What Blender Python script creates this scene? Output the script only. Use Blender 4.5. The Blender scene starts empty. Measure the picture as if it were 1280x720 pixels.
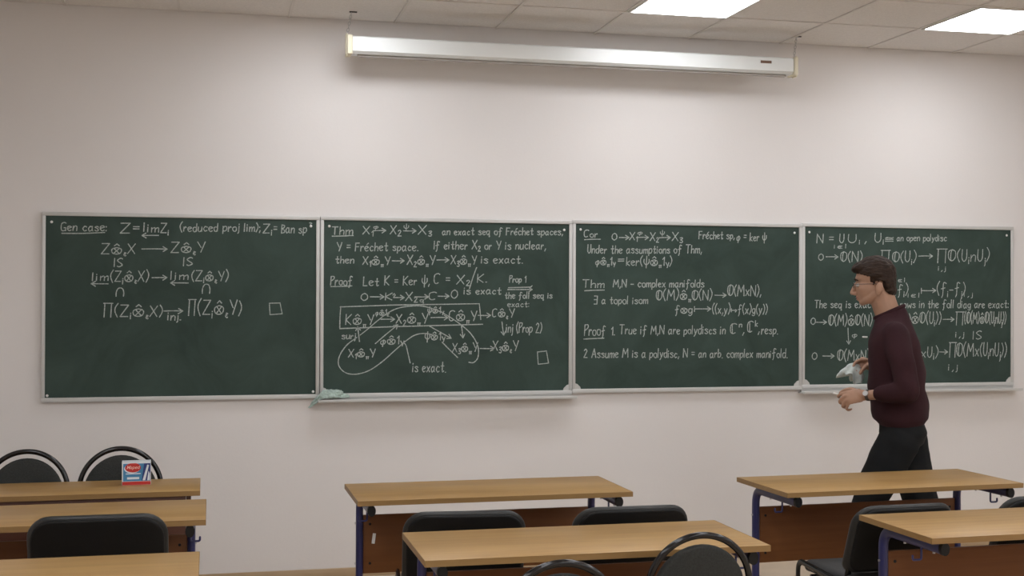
import bpy, bmesh, math, random
from mathutils import Vector, Matrix, Euler, noise

random.seed(7)
scene = bpy.context.scene
COL = scene.collection
PI = math.pi

# ------------------------------------------------------------------ measures (metres)
EYE = 1.604          # camera height
WALL = 7.2524        # front wall plane (y)
CEIL = 3.174
ROOM_L, ROOM_R, ROOM_B = -2.6, 7.0, -2.6
TILE = 0.6
GRID_X = 1.625       # one tile joint along x

# ------------------------------------------------------------------ camera, world, exposure
cam_data = bpy.data.cameras.new('camera')
cam_data.sensor_width = 36.0
cam_data.lens = 1584.27 / 1280 * 36.0
cam_data.clip_start = 0.05
cam = bpy.data.objects.new('camera', cam_data)
COL.objects.link(cam)
_fw = Vector((0.23146077, 0.9728267, 0.00584137)); _rt = Vector((0.97283171, -0.23148409, 0.00368602)); _up = Vector((-0.00493805, -0.0048295, 0.99997615))
cam.matrix_world = Matrix(((_rt.x, _up.x, -_fw.x, 0), (_rt.y, _up.y, -_fw.y, 0), (_rt.z, _up.z, -_fw.z, EYE), (0, 0, 0, 1)))
scene.camera = cam

world = bpy.data.worlds.new('world'); scene.world = world
world.use_nodes = True
world.node_tree.nodes['Background'].inputs[0].default_value = (0.8, 0.85, 0.9, 1)
world.node_tree.nodes['Background'].inputs[1].default_value = 0.02

PANEL_EMISSION = 12.7
PANEL_COLOUR = (0.965, 0.985, 1.02, 1)
scene.view_settings.view_transform = 'Standard'
scene.view_settings.look = 'None'
scene.view_settings.exposure = 0.0
scene.view_settings.gamma = 1.0
scene.view_settings.use_curve_mapping = False
try:
    scene.cycles.use_denoising = True
except Exception:
    pass

# ------------------------------------------------------------------ materials
def lin(c):
    return tuple((v / 12.92) if v <= 0.04045 else ((v + 0.055) / 1.055) ** 2.4 for v in c)

def mat(name, col, rough=0.5, metal=0.0, noise_scale=0, noise_amt=0.0, bump=0.0, bump_scale=None, spec=0.5, stretch=(1, 1, 1), coat=0.0, sheen=0.0):
    m = bpy.data.materials.new(name); m.use_nodes = True
    nt = m.node_tree; b = nt.nodes['Principled BSDF']
    b.inputs['Base Color'].default_value = (*col, 1)
    b.inputs['Roughness'].default_value = rough
    b.inputs['Metallic'].default_value = metal
    b.inputs['Specular IOR Level'].default_value = spec
    b.inputs['Coat Weight'].default_value = coat
    b.inputs['Sheen Weight'].default_value = sheen
    if noise_amt or bump:
        tc = nt.nodes.new('ShaderNodeTexCoord'); mp = nt.nodes.new('ShaderNodeMapping')
        mp.inputs['Scale'].default_value = stretch
        nt.links.new(tc.outputs['Object'], mp.inputs['Vector'])
    if noise_amt:
        n = nt.nodes.new('ShaderNodeTexNoise'); n.inputs['Scale'].default_value = noise_scale; n.inputs['Detail'].default_value = 5
        nt.links.new(mp.outputs[0], n.inputs['Vector'])
        r = nt.nodes.new('ShaderNodeValToRGB')
        r.color_ramp.elements[0].position = 0.3; r.color_ramp.elements[1].position = 0.7
        r.color_ramp.elements[0].color = (*[c * (1 - noise_amt) for c in col], 1)
        r.color_ramp.elements[1].color = (*[min(1, c * (1 + noise_amt)) for c in col], 1)
        nt.links.new(n.outputs['Fac'], r.inputs['Fac']); nt.links.new(r.outputs['Color'], b.inputs['Base Color'])
    if bump:
        n2 = nt.nodes.new('ShaderNodeTexNoise'); n2.inputs['Scale'].default_value = bump_scale or noise_scale or 50; n2.inputs['Detail'].default_value = 4
        nt.links.new(mp.outputs[0], n2.inputs['Vector'])
        bp = nt.nodes.new('ShaderNodeBump'); bp.inputs['Strength'].default_value = bump; bp.inputs['Distance'].default_value = 0.01
        nt.links.new(n2.outputs['Fac'], bp.inputs['Height']); nt.links.new(bp.outputs['Normal'], b.inputs['Normal'])
    return m

def wood_mat(name, dark, light, rough=0.34, spec=0.5):
    m = bpy.data.materials.new(name); m.use_nodes = True
    nt = m.node_tree; b = nt.nodes['Principled BSDF']; L = nt.links.new
    tc = nt.nodes.new('ShaderNodeTexCoord'); oi = nt.nodes.new('ShaderNodeObjectInfo')
    add = nt.nodes.new('ShaderNodeVectorMath'); add.operation = 'ADD'
    mul = nt.nodes.new('ShaderNodeVectorMath'); mul.operation = 'SCALE'; mul.inputs[0].default_value = (3.1, 7.7, 5.3)
    L(oi.outputs['Random'], mul.inputs['Scale']); L(tc.outputs['Object'], add.inputs[0]); L(mul.outputs[0], add.inputs[1])
    mp = nt.nodes.new('ShaderNodeMapping'); mp.inputs['Scale'].default_value = (1.6, 38, 38); L(add.outputs[0], mp.inputs['Vector'])
    n = nt.nodes.new('ShaderNodeTexNoise'); n.inputs['Scale'].default_value = 1.0; n.inputs['Detail'].default_value = 6; n.inputs['Roughness'].default_value = 0.6; n.inputs['Distortion'].default_value = 0.6
    L(mp.outputs[0], n.inputs['Vector'])
    mp2 = nt.nodes.new('ShaderNodeMapping'); mp2.inputs['Scale'].default_value = (0.8, 5, 5); L(add.outputs[0], mp2.inputs['Vector'])
    n2 = nt.nodes.new('ShaderNodeTexNoise'); n2.inputs['Scale'].default_value = 1.3; n2.inputs['Detail'].default_value = 2
    L(mp2.outputs[0], n2.inputs['Vector'])
    mx = nt.nodes.new('ShaderNodeMath'); mx.operation = 'MULTIPLY_ADD'; mx.inputs[1].default_value = 0.45
    sc = nt.nodes.new('ShaderNodeMath'); sc.operation = 'MULTIPLY'; sc.inputs[1].default_value = 0.55
    L(n.outputs['Fac'], sc.inputs[0]); L(n2.outputs['Fac'], mx.inputs[0]); L(sc.outputs[0], mx.inputs[2])
    r = nt.nodes.new('ShaderNodeValToRGB')
    r.color_ramp.elements[0].position = 0.32; r.color_ramp.elements[0].color = (*dark, 1)
    r.color_ramp.elements[1].position = 0.68; r.color_ramp.elements[1].color = (*light, 1)
    L(mx.outputs[0], r.inputs['Fac']); L(r.outputs['Color'], b.inputs['Base Color'])
    b.inputs['Roughness'].default_value = rough; b.inputs['Specular IOR Level'].default_value = spec
    return m

M = {}
M['wall'] = mat('wall_paint', (0.785, 0.758, 0.745), 0.75, noise_scale=1.2, noise_amt=0.015, bump=0.05, bump_scale=60, spec=0.25)
M['ceiling'] = mat('ceiling_tile', (0.80, 0.775, 0.75), 0.9, noise_scale=90, noise_amt=0.05, bump=0.15, bump_scale=120, spec=0.1)
M['grid'] = mat('white_grid_bar', (0.72, 0.69, 0.66), 0.5)
M['floor'] = mat('beige_linoleum', (0.53, 0.42, 0.305), 0.42, noise_scale=6, noise_amt=0.06, spec=0.4)
M['skirting'] = wood_mat('tan_skirting', (0.42, 0.30, 0.18), (0.52, 0.39, 0.25))
M['top'] = wood_mat('beech_laminate', (0.295, 0.163, 0.052), (0.455, 0.278, 0.100), 0.38)
M['edge'] = wood_mat('beech_edge_band', (0.24, 0.135, 0.045), (0.31, 0.185, 0.068), 0.45)
M['panel'] = wood_mat('brown_panel', (0.135, 0.047, 0.0125), (0.19, 0.074, 0.022), 0.5, 0.3)
M['dark_panel'] = wood_mat('dark_red_panel', (0.075, 0.024, 0.014), (0.11, 0.038, 0.02), 0.5)
M['blue'] = mat('blue_enamel', (0.024, 0.027, 0.115), 0.35)
M['black_plastic'] = mat('black_plastic', (0.006, 0.006, 0.006), 0.5, spec=0.3)
M['black_gloss'] = mat('black_gloss_tube', (0.005, 0.0045, 0.0055), 0.16, spec=0.5)
M['vinyl'] = mat('black_vinyl', (0.014, 0.015, 0.015), 0.42, bump=0.08, bump_scale=220, spec=0.5)
M['shell'] = mat('black_back_shell', (0.0045, 0.0045, 0.0047), 0.6, bump=0.05, bump_scale=150, spec=0.25)
M['seat_grey'] = mat('charcoal_seat_cloth', (0.045, 0.045, 0.046), 0.75, noise_scale=180, noise_amt=0.2, bump=0.2, bump_scale=260)
M['pad_grey'] = mat('grey_green_fabric', (0.024, 0.026, 0.0245), 0.85, noise_scale=160, noise_amt=0.28, bump=0.25, bump_scale=240)
M['steel'] = mat('steel', (0.55, 0.55, 0.55), 0.35, metal=1.0)
M['alu'] = mat('painted_alu', (0.60, 0.60, 0.585), 0.42, metal=0.15)
M['white'] = mat('white_plastic', (0.80, 0.80, 0.78), 0.45)
M['ivory'] = mat('ivory_plastic', (0.80, 0.75, 0.58), 0.45)
M['screen'] = mat('white_casing', (0.82, 0.85, 0.85), 0.3)
M['screen_cloth'] = mat('grey_screen_bar', (0.42, 0.40, 0.38), 0.5)
M['brown'] = mat('brown_print', (0.16, 0.09, 0.06), 0.5)
M['chalk'] = mat('chalk', (0.42, 0.465, 0.44), 0.95, noise_scale=130, noise_amt=0.38, spec=0.05)
M['chalk_stick'] = mat('chalk_stick', (0.85, 0.85, 0.82), 0.9, spec=0.1)
M['rag'] = mat('pale_cloth', (0.52, 0.57, 0.55), 0.9, noise_scale=25, noise_amt=0.12, bump=0.3, bump_scale=90)
M['rag_chalky'] = mat('chalky_cloth', (0.40, 0.50, 0.455), 0.95, noise_scale=40, noise_amt=0.28, bump=0.5, bump_scale=80)
M['skin'] = mat('skin', (0.40, 0.235, 0.160), 0.5, noise_scale=30, noise_amt=0.06, spec=0.35)
M['hair'] = mat('dark_brown_hair', (0.028, 0.0155, 0.010), 0.6, spec=0.25, noise_scale=60, noise_amt=0.45, bump=0.5, bump_scale=70, stretch=(0.5, 1, 1.6))
M['sweater'] = mat('maroon_knit', (0.034, 0.0125, 0.016), 0.9, noise_scale=6, noise_amt=0.12, bump=0.22, bump_scale=22, sheen=0.0, spec=0.2)
M['trousers'] = mat('black_cotton', (0.011, 0.012, 0.013), 0.9, bump=0.25, bump_scale=14, spec=0.2)
M['shoe'] = mat('black_leather', (0.014, 0.012, 0.011), 0.35)
M['lens'] = mat('clear_lens', (0.9, 0.95, 0.95), 0.02)
M['lens'].node_tree.nodes['Principled BSDF'].inputs['Transmission Weight'].default_value = 1.0
M['lens'].node_tree.nodes['Principled BSDF'].inputs['IOR'].default_value = 1.05
M['metal_dark'] = mat('dark_wire', (0.08, 0.07, 0.07), 0.3, metal=0.8)
M['box_blue'] = mat('box_blue', (0.06, 0.24, 0.46), 0.35)
M['box_navy'] = mat('box_navy', (0.018, 0.04, 0.19), 0.35)
M['box_white'] = mat('box_white', (0.68, 0.72, 0.76), 0.4)
M['box_red'] = mat('box_red', (0.52, 0.035, 0.03), 0.35)
M['box_text'] = mat('box_text', (0.9, 0.55, 0.48), 0.4)
M['box_white_print'] = mat('box_white_print', (0.72, 0.8, 0.86), 0.4)
M['eye_white'] = mat('eye_white', (0.40, 0.36, 0.34), 0.4)
M['lips'] = mat('lips', (0.33, 0.13, 0.11), 0.5)
M['strap'] = mat('watch_strap', (0.06, 0.05, 0.045), 0.5)

def board_mat():
    m = bpy.data.materials.new('green_chalkboard'); m.use_nodes = True
    nt = m.node_tree; b = nt.nodes['Principled BSDF']; L = nt.links.new
    tc = nt.nodes.new('ShaderNodeTexCoord'); oi = nt.nodes.new('ShaderNodeObjectInfo')
    mul = nt.nodes.new('ShaderNodeVectorMath'); mul.operation = 'SCALE'; mul.inputs[0].default_value = (9.1, 3.7, 5.3)
    add = nt.nodes.new('ShaderNodeVectorMath'); add.operation = 'ADD'
    L(oi.outputs['Random'], mul.inputs['Scale']); L(tc.outputs['Object'], add.inputs[0]); L(mul.outputs[0], add.inputs[1])
    n = nt.nodes.new('ShaderNodeTexNoise'); n.inputs['Scale'].default_value = 2.6; n.inputs['Detail'].default_value = 7; n.inputs['Roughness'].default_value = 0.62; n.inputs['Distortion'].default_value = 1.2
    L(add.outputs[0], n.inputs['Vector'])
    r = nt.nodes.new('ShaderNodeValToRGB')
    r.color_ramp.elements[0].position = 0.35; r.color_ramp.elements[0].color = (0.026, 0.048, 0.039, 1)
    r.color_ramp.elements[1].position = 0.85; r.color_ramp.elements[1].color = (0.054, 0.088, 0.074, 1)
    L(n.outputs['Fac'], r.inputs['Fac']); L(r.outputs['Color'], b.inputs['Base Color'])
    b.inputs['Roughness'].default_value = 0.62; b.inputs['Specular IOR Level'].default_value = 0.3
    return m
M['board'] = board_mat()

def emit_mat():
    m = bpy.data.materials.new('lit_diffuser'); m.use_nodes = True
    nt = m.node_tree; b = nt.nodes['Principled BSDF']
    b.inputs['Base Color'].default_value = (0.8, 0.8, 0.8, 1)
    b.inputs['Emission Color'].default_value = PANEL_COLOUR
    b.inputs['Emission Strength'].default_value = PANEL_EMISSION
    return m
M['diffuser'] = emit_mat()

# ------------------------------------------------------------------ mesh helpers
def obj(name, bm, m, parent=None, smooth=True, angle=35):
    me = bpy.data.meshes.new(name)
    bmesh.ops.recalc_face_normals(bm, faces=bm.faces[:])
    bm.to_mesh(me); bm.free()
    me.materials.append(m)
    if smooth:
        for p in me.polygons: p.use_smooth = True
        me.set_sharp_from_angle(angle=math.radians(angle))
    o = bpy.data.objects.new(name, me); COL.objects.link(o)
    if parent: o.parent = parent
    return o

def tag(o, label, cat, group=None):
    o['label'] = label; o['category'] = cat
    if group: o['group'] = group
    return o

def thing(name, label, cat, loc=(0, 0, 0), rz=0.0, group=None, scale=1.0):
    o = bpy.data.objects.new(name, None); COL.objects.link(o)
    o.empty_display_size = 0.1
    o.location = loc; o.rotation_euler = (0, 0, rz); o.scale = (scale,) * 3
    return tag(o, label, cat, group)

def dup(root, loc, rz, label, scale=1.0):
    def cp(o, parent):
        c = o.copy(); COL.objects.link(c); c.parent = parent
        for ch in list(o.children): cp(ch, c)
        return c
    r = cp(root, None)
    r.location = loc; r.rotation_euler = (0, 0, rz); r.scale = (scale,) * 3
    r['label'] = label
    return r

def structure(name, bm, m, **k):
    o = obj(name, bm, m, **k); o['kind'] = 'structure'; return o

def box(bm, x0, x1, y0, y1, z0, z1, bev=0.0, seg=2, M4=None):
    vs = [bm.verts.new((x, y, z)) for z in (z0, z1) for y in (y0, y1) for x in (x0, x1)]
    f = [(0, 1, 3, 2), (4, 6, 7, 5), (0, 4, 5, 1), (2, 3, 7, 6), (0, 2, 6, 4), (1, 5, 7, 3)]
    fs = [bm.faces.new([vs[i] for i in q]) for q in f]
    if bev:
        es = list({e for q in fs for e in q.edges})
        r = bmesh.ops.bevel(bm, geom=es, offset=bev, segments=seg, profile=0.5, affect='EDGES')
        vs = list({v for q in r['faces'] for v in q.verts} | {v for v in vs if v.is_valid})
    if M4 is not None:
        for v in vs: v.co = M4 @ v.co
    return bm

def catmull(pts, n=6, closed=False):
    P = [Vector(p) for p in pts]; out = []
    N = len(P)
    if N < 3: return P
    rng = range(N) if closed else range(N - 1)
    for i in rng:
        if closed: a, b, c, d = P[(i - 1) % N], P[i], P[(i + 1) % N], P[(i + 2) % N]
        else:
            b, c = P[i], P[i + 1]
            a = P[i - 1] if i > 0 else b * 2 - c
            d = P[i + 2] if i + 2 < N else c * 2 - b
        for k in range(n):
            t = k / n
            out.append(0.5 * ((2 * b) + (c - a) * t + (2 * a - 5 * b + 4 * c - d) * t * t + (3 * b - a - 3 * c + d) * t ** 3))
    if not closed: out.append(P[-1])
    return out

def bend(pts, r, n=6):
    """polyline with its corners rounded to radius r"""
    P = [Vector(p) for p in pts]; out = [P[0]]
    for i in range(1, len(P) - 1):
        a = (P[i - 1] - P[i]); c = (P[i + 1] - P[i])
        d = min(r, a.length * 0.49, c.length * 0.49)
        p0, p1 = P[i] + a.normalized() * d, P[i] + c.normalized() * d
        for k in range(n + 1):
            t = k / n
            out.append(p0 * (1 - t) ** 2 + P[i] * 2 * t * (1 - t) + p1 * t * t)
    out.append(P[-1]); return out

def sweep(bm, pts, ra, rb=None, seg=10, up=None, closed=False, round_ends=False):
    """tube along pts; ra/rb: one radius or one per point (ra along the frame normal, rb across)"""
    P = [Vector(p) for p in pts]; N = len(P)
    RA = list(ra) if isinstance(ra, (list, tuple)) else [ra] * N
    RB = RA if rb is None else (list(rb) if isinstance(rb, (list, tuple)) else [rb] * N)
    if round_ends:
        t0 = (P[0] - P[1]).normalized(); t1 = (P[-1] - P[-2]).normalized()
        pre, post = [], []
        for k in (3, 2, 1):
            an = k / 3 * PI / 2 * 0.97
            pre.append((P[0] + t0 * min(RA[0], RB[0]) * math.sin(an), RA[0] * math.cos(an), RB[0] * math.cos(an)))
        for k in (1, 2, 3):
            an = k / 3 * PI / 2 * 0.97
            post.append((P[-1] + t1 * min(RA[-1], RB[-1]) * math.sin(an), RA[-1] * math.cos(an), RB[-1] * math.cos(an)))
        P = [p[0] for p in pre] + P + [p[0] for p in post]
        RA = [p[1] for p in pre] + RA + [p[1] for p in post]
        RB = [p[2] for p in pre] + RB + [p[2] for p in post]
        N = len(P)
    T = []
    for i in range(N):
        a = P[(i - 1) % N] if (closed or i > 0) else P[i]
        b = P[(i + 1) % N] if (closed or i < N - 1) else P[i]
        T.append((b - a).normalized())
    u = Vector(up) if up is not None else (Vector((0, 0, 1)) if abs(T[0].z) < 0.9 else Vector((1, 0, 0)))
    n = (u - T[0] * u.dot(T[0])).normalized()
    rings = []
    for i in range(N):
        n = (n - T[i] * n.dot(T[i])).normalized(); bn = T[i].cross(n)
        rings.append([bm.verts.new(P[i] + n * (math.cos(2 * PI * k / seg) * RA[i]) + bn * (math.sin(2 * PI * k / seg) * RB[i])) for k in range(seg)])
    join(bm, rings, closed)
    return bm

def join(bm, rings, closed=False, caps=True):
    N = len(rings); S = len(rings[0])
    for i in range(N if closed else N - 1):
        a, b = rings[i], rings[(i + 1) % N]
        for k in range(S):
            bm.faces.new((a[k], a[(k + 1) % S], b[(k + 1) % S], b[k]))
    if caps and not closed:
        bm.faces.new(rings[0][::-1]); bm.faces.new(rings[-1])

def ellipsoid(bm, c, r, rot=None, u=20, v=14):
    R = rot or Matrix.Identity(3); c = Vector(c)
    top = bm.verts.new(c + R @ Vector((0, 0, r[2]))); bot = bm.verts.new(c + R @ Vector((0, 0, -r[2])))
    rings = []
    for i in range(1, v):
        a = PI * i / v
        rings.append([bm.verts.new(c + R @ Vector((r[0] * math.sin(a) * math.cos(2 * PI * k / u), r[1] * math.sin(a) * math.sin(2 * PI * k / u), r[2] * math.cos(a)))) for k in range(u)])
    join(bm, rings, caps=False)
    for k in range(u):
        bm.faces.new((top, rings[0][k], rings[0][(k + 1) % u])); bm.faces.new((bot, rings[-1][(k + 1) % u], rings[-1][k]))
    return bm

def rounded_outline(w, h, rt, rb, n=7):
    """outline in (x,z), centred; rt/rb are top/bottom corner radii"""
    out = []
    for cx, cz, r, a0 in ((w / 2, h / 2, rt, 0), (-w / 2, h / 2, rt, 90), (-w / 2, -h / 2, rb, 180), (w / 2, -h / 2, rb, 270)):
        x, z = cx - math.copysign(r, cx), cz - math.copysign(r, cz)
        for k in range(n + 1):
            a = math.radians(a0 + 90 * k / n); out.append((x + r * math.cos(a), z + r * math.sin(a)))
    return out

def ellipse_outline(a, b, n=40):
    return [(a * math.cos(2 * PI * k / n), b * math.sin(2 * PI * k / n)) for k in range(n)]

def cushion(bm, outline, thick, soft, deform, bulge=0.0, nin=4):
    """soft-edged slab: outline in (u,v), thickness along w; deform maps (u,v,w) to a point"""
    prof = []
    for k in range(5):
        a = PI / 2 * k / 4; prof.append((soft * (1 - math.sin(a)), thick / 2 - soft * (1 - math.cos(a)) if False else (thick / 2 - soft) + soft * math.cos(a)))
    # prof[0] = inset soft at +thick/2 ; prof[-1] = inset 0 at thick/2-soft
    umax = max(abs(p[0]) for p in outline); vmax = max(abs(p[1]) for p in outline)
    rings = []
    def ring(inset, w, k=1.0):
        sx, sy = (1 - inset / umax) * k, (1 - inset / vmax) * k
        rings.append([bm.verts.new(deform(u * sx, v * sy, w)) for u, v in outline])
    for i in range(nin):
        k = 0.12 + 0.88 * i / nin
        ring(soft, thick / 2 + bulge * (1 - k * k), k)
    for ins, w in prof: ring(ins, w)
    for ins, w in prof[::-1]: ring(ins, -w)
    for i in reversed(range(nin)):
        k = 0.12 + 0.88 * i / nin
        ring(soft, -thick / 2, k)
    join(bm, rings)
    return bm

def voxel_union(name, bm, m, parent, voxel, smooth_it=4, fac=0.5, decimate=None):
    """one continuous surface from overlapping closed shapes"""
    bmesh.ops.recalc_face_normals(bm, faces=bm.faces[:])
    me = bpy.data.meshes.new(name + '_source'); bm.to_mesh(me); bm.free()
    o = bpy.data.objects.new(name + '_source', me); COL.objects.link(o)
    r = o.modifiers.new('r', 'REMESH'); r.mode = 'VOXEL'; r.voxel_size = voxel; r.adaptivity = 0
    s = o.modifiers.new('s', 'SMOOTH'); s.factor = fac; s.iterations = smooth_it
    if decimate:
        d = o.modifiers.new('d', 'DECIMATE'); d.ratio = decimate
    dg = bpy.context.evaluated_depsgraph_get()
    out = bpy.data.meshes.new_from_object(o.evaluated_get(dg))
    bpy.data.objects.remove(o); bpy.data.meshes.remove(me)
    out.name = name; out.materials.clear(); out.materials.append(m)
    for p in out.polygons: p.use_smooth = True
    ob = bpy.data.objects.new(name, out); COL.objects.link(ob); ob.parent = parent
    return ob

# ------------------------------------------------------------------ the room
bm = bmesh.new(); box(bm, ROOM_L, ROOM_R, WALL, WALL + 0.2, 0, CEIL + 0.25); structure('wall_front', bm, M['wall'], smooth=False)
bm = bmesh.new(); box(bm, ROOM_L - 0.2, ROOM_L, ROOM_B, WALL + 0.2, 0, CEIL + 0.25); structure('wall_left', bm, M['wall'], smooth=False)
bm = bmesh.new(); box(bm, ROOM_R, ROOM_R + 0.2, ROOM_B, WALL + 0.2, 0, CEIL + 0.25); structure('wall_right', bm, M['wall'], smooth=False)
bm = bmesh.new(); box(bm, ROOM_L - 0.2, ROOM_R + 0.2, ROOM_B - 0.2, ROOM_B, 0, CEIL + 0.25); structure('wall_back', bm, M['wall'], smooth=False)
bm = bmesh.new(); box(bm, ROOM_L - 0.2, ROOM_R + 0.2, ROOM_B - 0.2, WALL + 0.2, -0.2, 0); structure('floor', bm, M['floor'], smooth=False)
bm = bmesh.new(); box(bm, ROOM_L, ROOM_R, ROOM_B, WALL - 0.006, CEIL, CEIL + 0.1); structure('ceiling', bm, M['ceiling'], smooth=False)
bm = bmesh.new()
i0, i1 = math.ceil((ROOM_L - GRID_X) / TILE), math.floor((ROOM_R - GRID_X) / TILE)
j1 = math.floor((WALL - ROOM_B) / TILE)
for i in range(i0, i1 + 1):
    x = GRID_X + i * TILE
    box(bm, x - 0.008, x + 0.008, ROOM_B, WALL - 0.008, CEIL - 0.006, CEIL)
for j in range(1, j1 + 1):
    y = WALL - j * TILE
    box(bm, ROOM_L, ROOM_R, y - 0.008, y + 0.008, CEIL - 0.005, CEIL)
structure('trim_1', bm, M['grid'], smooth=False)
bm = bmesh.new(); box(bm, ROOM_L, ROOM_R, WALL - 0.014, WALL, 0, 0.05, bev=0.003); structure('baseboard_front', bm, M['skirting'])

# ------------------------------------------------------------------ ceiling lights
lt = thing('ceiling_light', 'square recessed ceiling light above the projection screen, left of the two in view', 'ceiling light', (0, 0, CEIL), group='ceiling light panels')
H = 0.291
bm = bmesh.new()
for a in range(4):
    box(bm, -H, H, H - 0.012, H, -0.010, 0.0, M4=Matrix.Rotation(a * PI / 2, 4, 'Z'))
obj('frame', bm, M['white'], lt, smooth=False)
bm = bmesh.new(); box(bm, -H + 0.0125, H - 0.0125, -H + 0.0125, H - 0.0125, -0.007, -0.001, bev=0.002); obj('diffuser', bm, M['diffuser'], lt, smooth=False)
lx = [GRID_X + TILE * (k + 0.5) for k in (-5, -2, 1, 4, 7)]
ly = [WALL - TILE * (k + 0.5) for k in (1, 5, 8, 11, 14)]
lt.location = (lx[2], ly[0], CEIL)
dup(lt, (lx[3], ly[0], CEIL), 0, 'square recessed ceiling light at the far right, above the walking man')
for y in ly:  # unseen panels; extra rear rows and outer columns added for fill light
    for x in lx:
        if y == ly[0] and x != lx[1]: continue
        dup(lt, (x, y, CEIL), 0, 'unseen square recessed ceiling light panel, filling in the room light')

# ------------------------------------------------------------------ handwriting
GLYPH = {
 'a': '~45 26 15 03 10 20 42|46 41 50', 'b': '0b 00|~04 26 45 42 20 01', 'c': '~45 26 15 03 11 20 41', 'd': '~45 26 05 02 10 30 43|4b 40',
 'e': '~03 34 45 26 05 02 20 41', 'f': '~5a 3b 29 20 1z|05 46', 'g': '~45 26 05 02 20 43|~46 4x 2z 0y', 'h': '0b 00|~04 26 45 40',
 'i': '06 00|08 09', 'j': '~16 1x 0z|18 19', 'k': '0b 00|46 03 40', 'l': '0b 00', 'm': '06 00|~04 26 35 30|~34 56 65 60', 'n': '06 00|~03 26 45 40',
 'o': '~26 05 02 20 41 45 26', 'p': '06 0z|~04 26 45 42 20 01', 'q': '~45 26 05 02 20 43|46 4z 5y', 'r': '06 00|~03 26 35', 's': '~45 26 05 33 41 20 01',
 't': '~2a 21 30 41|06 46', 'u': '~06 01 20 42|46 40', 'v': '06 20 46', 'w': '06 10 34 50 66', 'x': '06 40|46 00', 'y': '06 20|46 20 0z', 'z': '06 46 00 40',
 'A': '00 3b 60|14 54', 'B': '0b 00|~0b 4a 37 06 44 41 00', 'C': '~5a 3b 09 02 20 41', 'F': '0b 00|0b 5b|06 46', 'G': '~5a 3b 09 02 20 51|34 54 50',
 'I': '1b 10', '|': '0b 00', 'K': '0b 00|5b 05 50', 'L': '0b 00 40', 'M': '00 1b 44 7b 80', 'N': '00 0b 60 6b', 'P': '0b 00|~0b 4b 48 05', 'S': '~5a 3b 08 44 52 20 01',
 'T': '0b 6b|3b 30', 'U': '~0b 03 20 43 4b', 'X': '0b 60|6b 00', 'Y': '0b 35|6b 30', 'Z': '0b 6b 00 60', 'E': '0b 4b 40 00|46 06',
 'O': '~3b 09 03 30 63 69 3b|~3b 28 22 30', '0': '~4b 19 05 12 40 72 85 79 4b', '1': '08 2b 20', '2': '~09 2b 49 36 00|00 50', '3': '~0a 3b 49 16|~16 44 41 20 01',
 '?': '~05 26 44 23 21', '.': '00 10', ',': '11 0y', ';': '05 06|11 0y', ':': '00 01|05 06', '=': '04 44|07 47', '-': '04 44',
 '(': '~2c 08 04 2x', ')': '~0c 28 24 0x', '/': '0x 4c', '@': '~47 16 04 11 40 71 84 76 47|21 66|61 26|29 4b 69', '%': '~47 16 04 11 40 71 84 76 47|21 66|61 26',
 '#': '0c 7c|1c 1x|6c 6x', '&': '~25 04 01 20 41 54 36 25|36 2z', '!': '~08 04 31 64 68|3c 3z', '~': '~07 18 37 48|05 45|02 42', '$': '~46 16 03 10 40|03 33', '>': '04 84|65 84 62|06 02',
 'EPS': '~35 16 14 23 14 02 20 31', 'PI': '05 55|15 10|45 40', '+': '~00 06 2b 6b 86 80',
}
YD = {'x': -1, 'y': -2, 'z': -3}
def glyph_strokes(g):
    out = []; w = 0
    for st in GLYPH[g].split('|'):
        curve = st.startswith('~')
        if curve: st = st[1:]
        pts = [(int(p[0]), YD[p[1]] if p[1] in YD else int(p[1], 16)) for p in st.split()]
        w = max(w, max(p[0] for p in pts))
        out.append((curve, pts))
    return out, max(w, 1)
CURVED = {k for k in GLYPH}
def text_strokes(txt):
    """strokes in units of a tenth of the capital height, and the total width"""
    x = 0; out = []; mode = None; prev = ''; accent = False
    for ch in txt:
        if ch == ' ': x += 4.5; prev = ch; continue
        if ch in '_^': mode = ch; continue
        if ch == '`': accent = True; continue
        g = ch
        if mode == '_' and prev == '@' and ch in 'ep': g = {'e': 'EPS', 'p': 'PI'}[ch]
        st, w = glyph_strokes(g)
        s, dy = (1, 0)
        if mode == '_': s, dy = 0.62, -2.6
        if mode == '^': s, dy = 0.55, 6.5
        jy = random.uniform(-0.35, 0.35); js = s * random.uniform(0.93, 1.07)
        for c, pts in st:
            out.append((c, [(x + p[0] * js, p[1] * js + dy + jy) for p in pts]))
        if accent: out.append((False, [(x + 2, 8), (x + 4, 10)])); accent = False
        x += w * js + (2.1 if s == 1 else 1.2)
        prev = ch; mode = None
    return out, max(x - 2, 1)

def ribbon(bm, pts, w, y=0.0):
    """flat chalk stroke in the board's x-z plane"""
    P = [Vector((p[0], p[1])) for p in pts]
    Q = [P[0]]
    for p in P[1:]:
        if (p - Q[-1]).length > 1e-5: Q.append(p)
    if len(Q) < 2: return
    for i in range(1, len(Q) - 1):
        if (Q[i] - Q[i - 1]).angle(Q[i + 1] - Q[i]) > 0.75:
            ribbon(bm, Q[:i + 1], w, y); ribbon(bm, Q[i:], w, y); return
    L, R = [], []
    for i, p in enumerate(Q):
        t = (Q[min(i + 1, len(Q) - 1)] - Q[max(i - 1, 0)]).normalized()
        n = Vector((-t.y, t.x)) * (w / 2 * random.uniform(0.8, 1.15))
        if i == 0: p = p - t * w * 0.3
        if i == len(Q) - 1: p = p + t * w * 0.3
        L.append(bm.verts.new((p.x + n.x, y, p.y + n.y))); R.append(bm.verts.new((p.x - n.x, y, p.y - n.y)))
    for i in range(len(Q) - 1):
        bm.faces.new((L[i], L[i + 1], R[i + 1], R[i]))

def smooth2(pts, n=4):
    return [(v.x, v.y) for v in catmull([Vector((p[0], p[1], 0)) for p in pts], n)]

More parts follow.
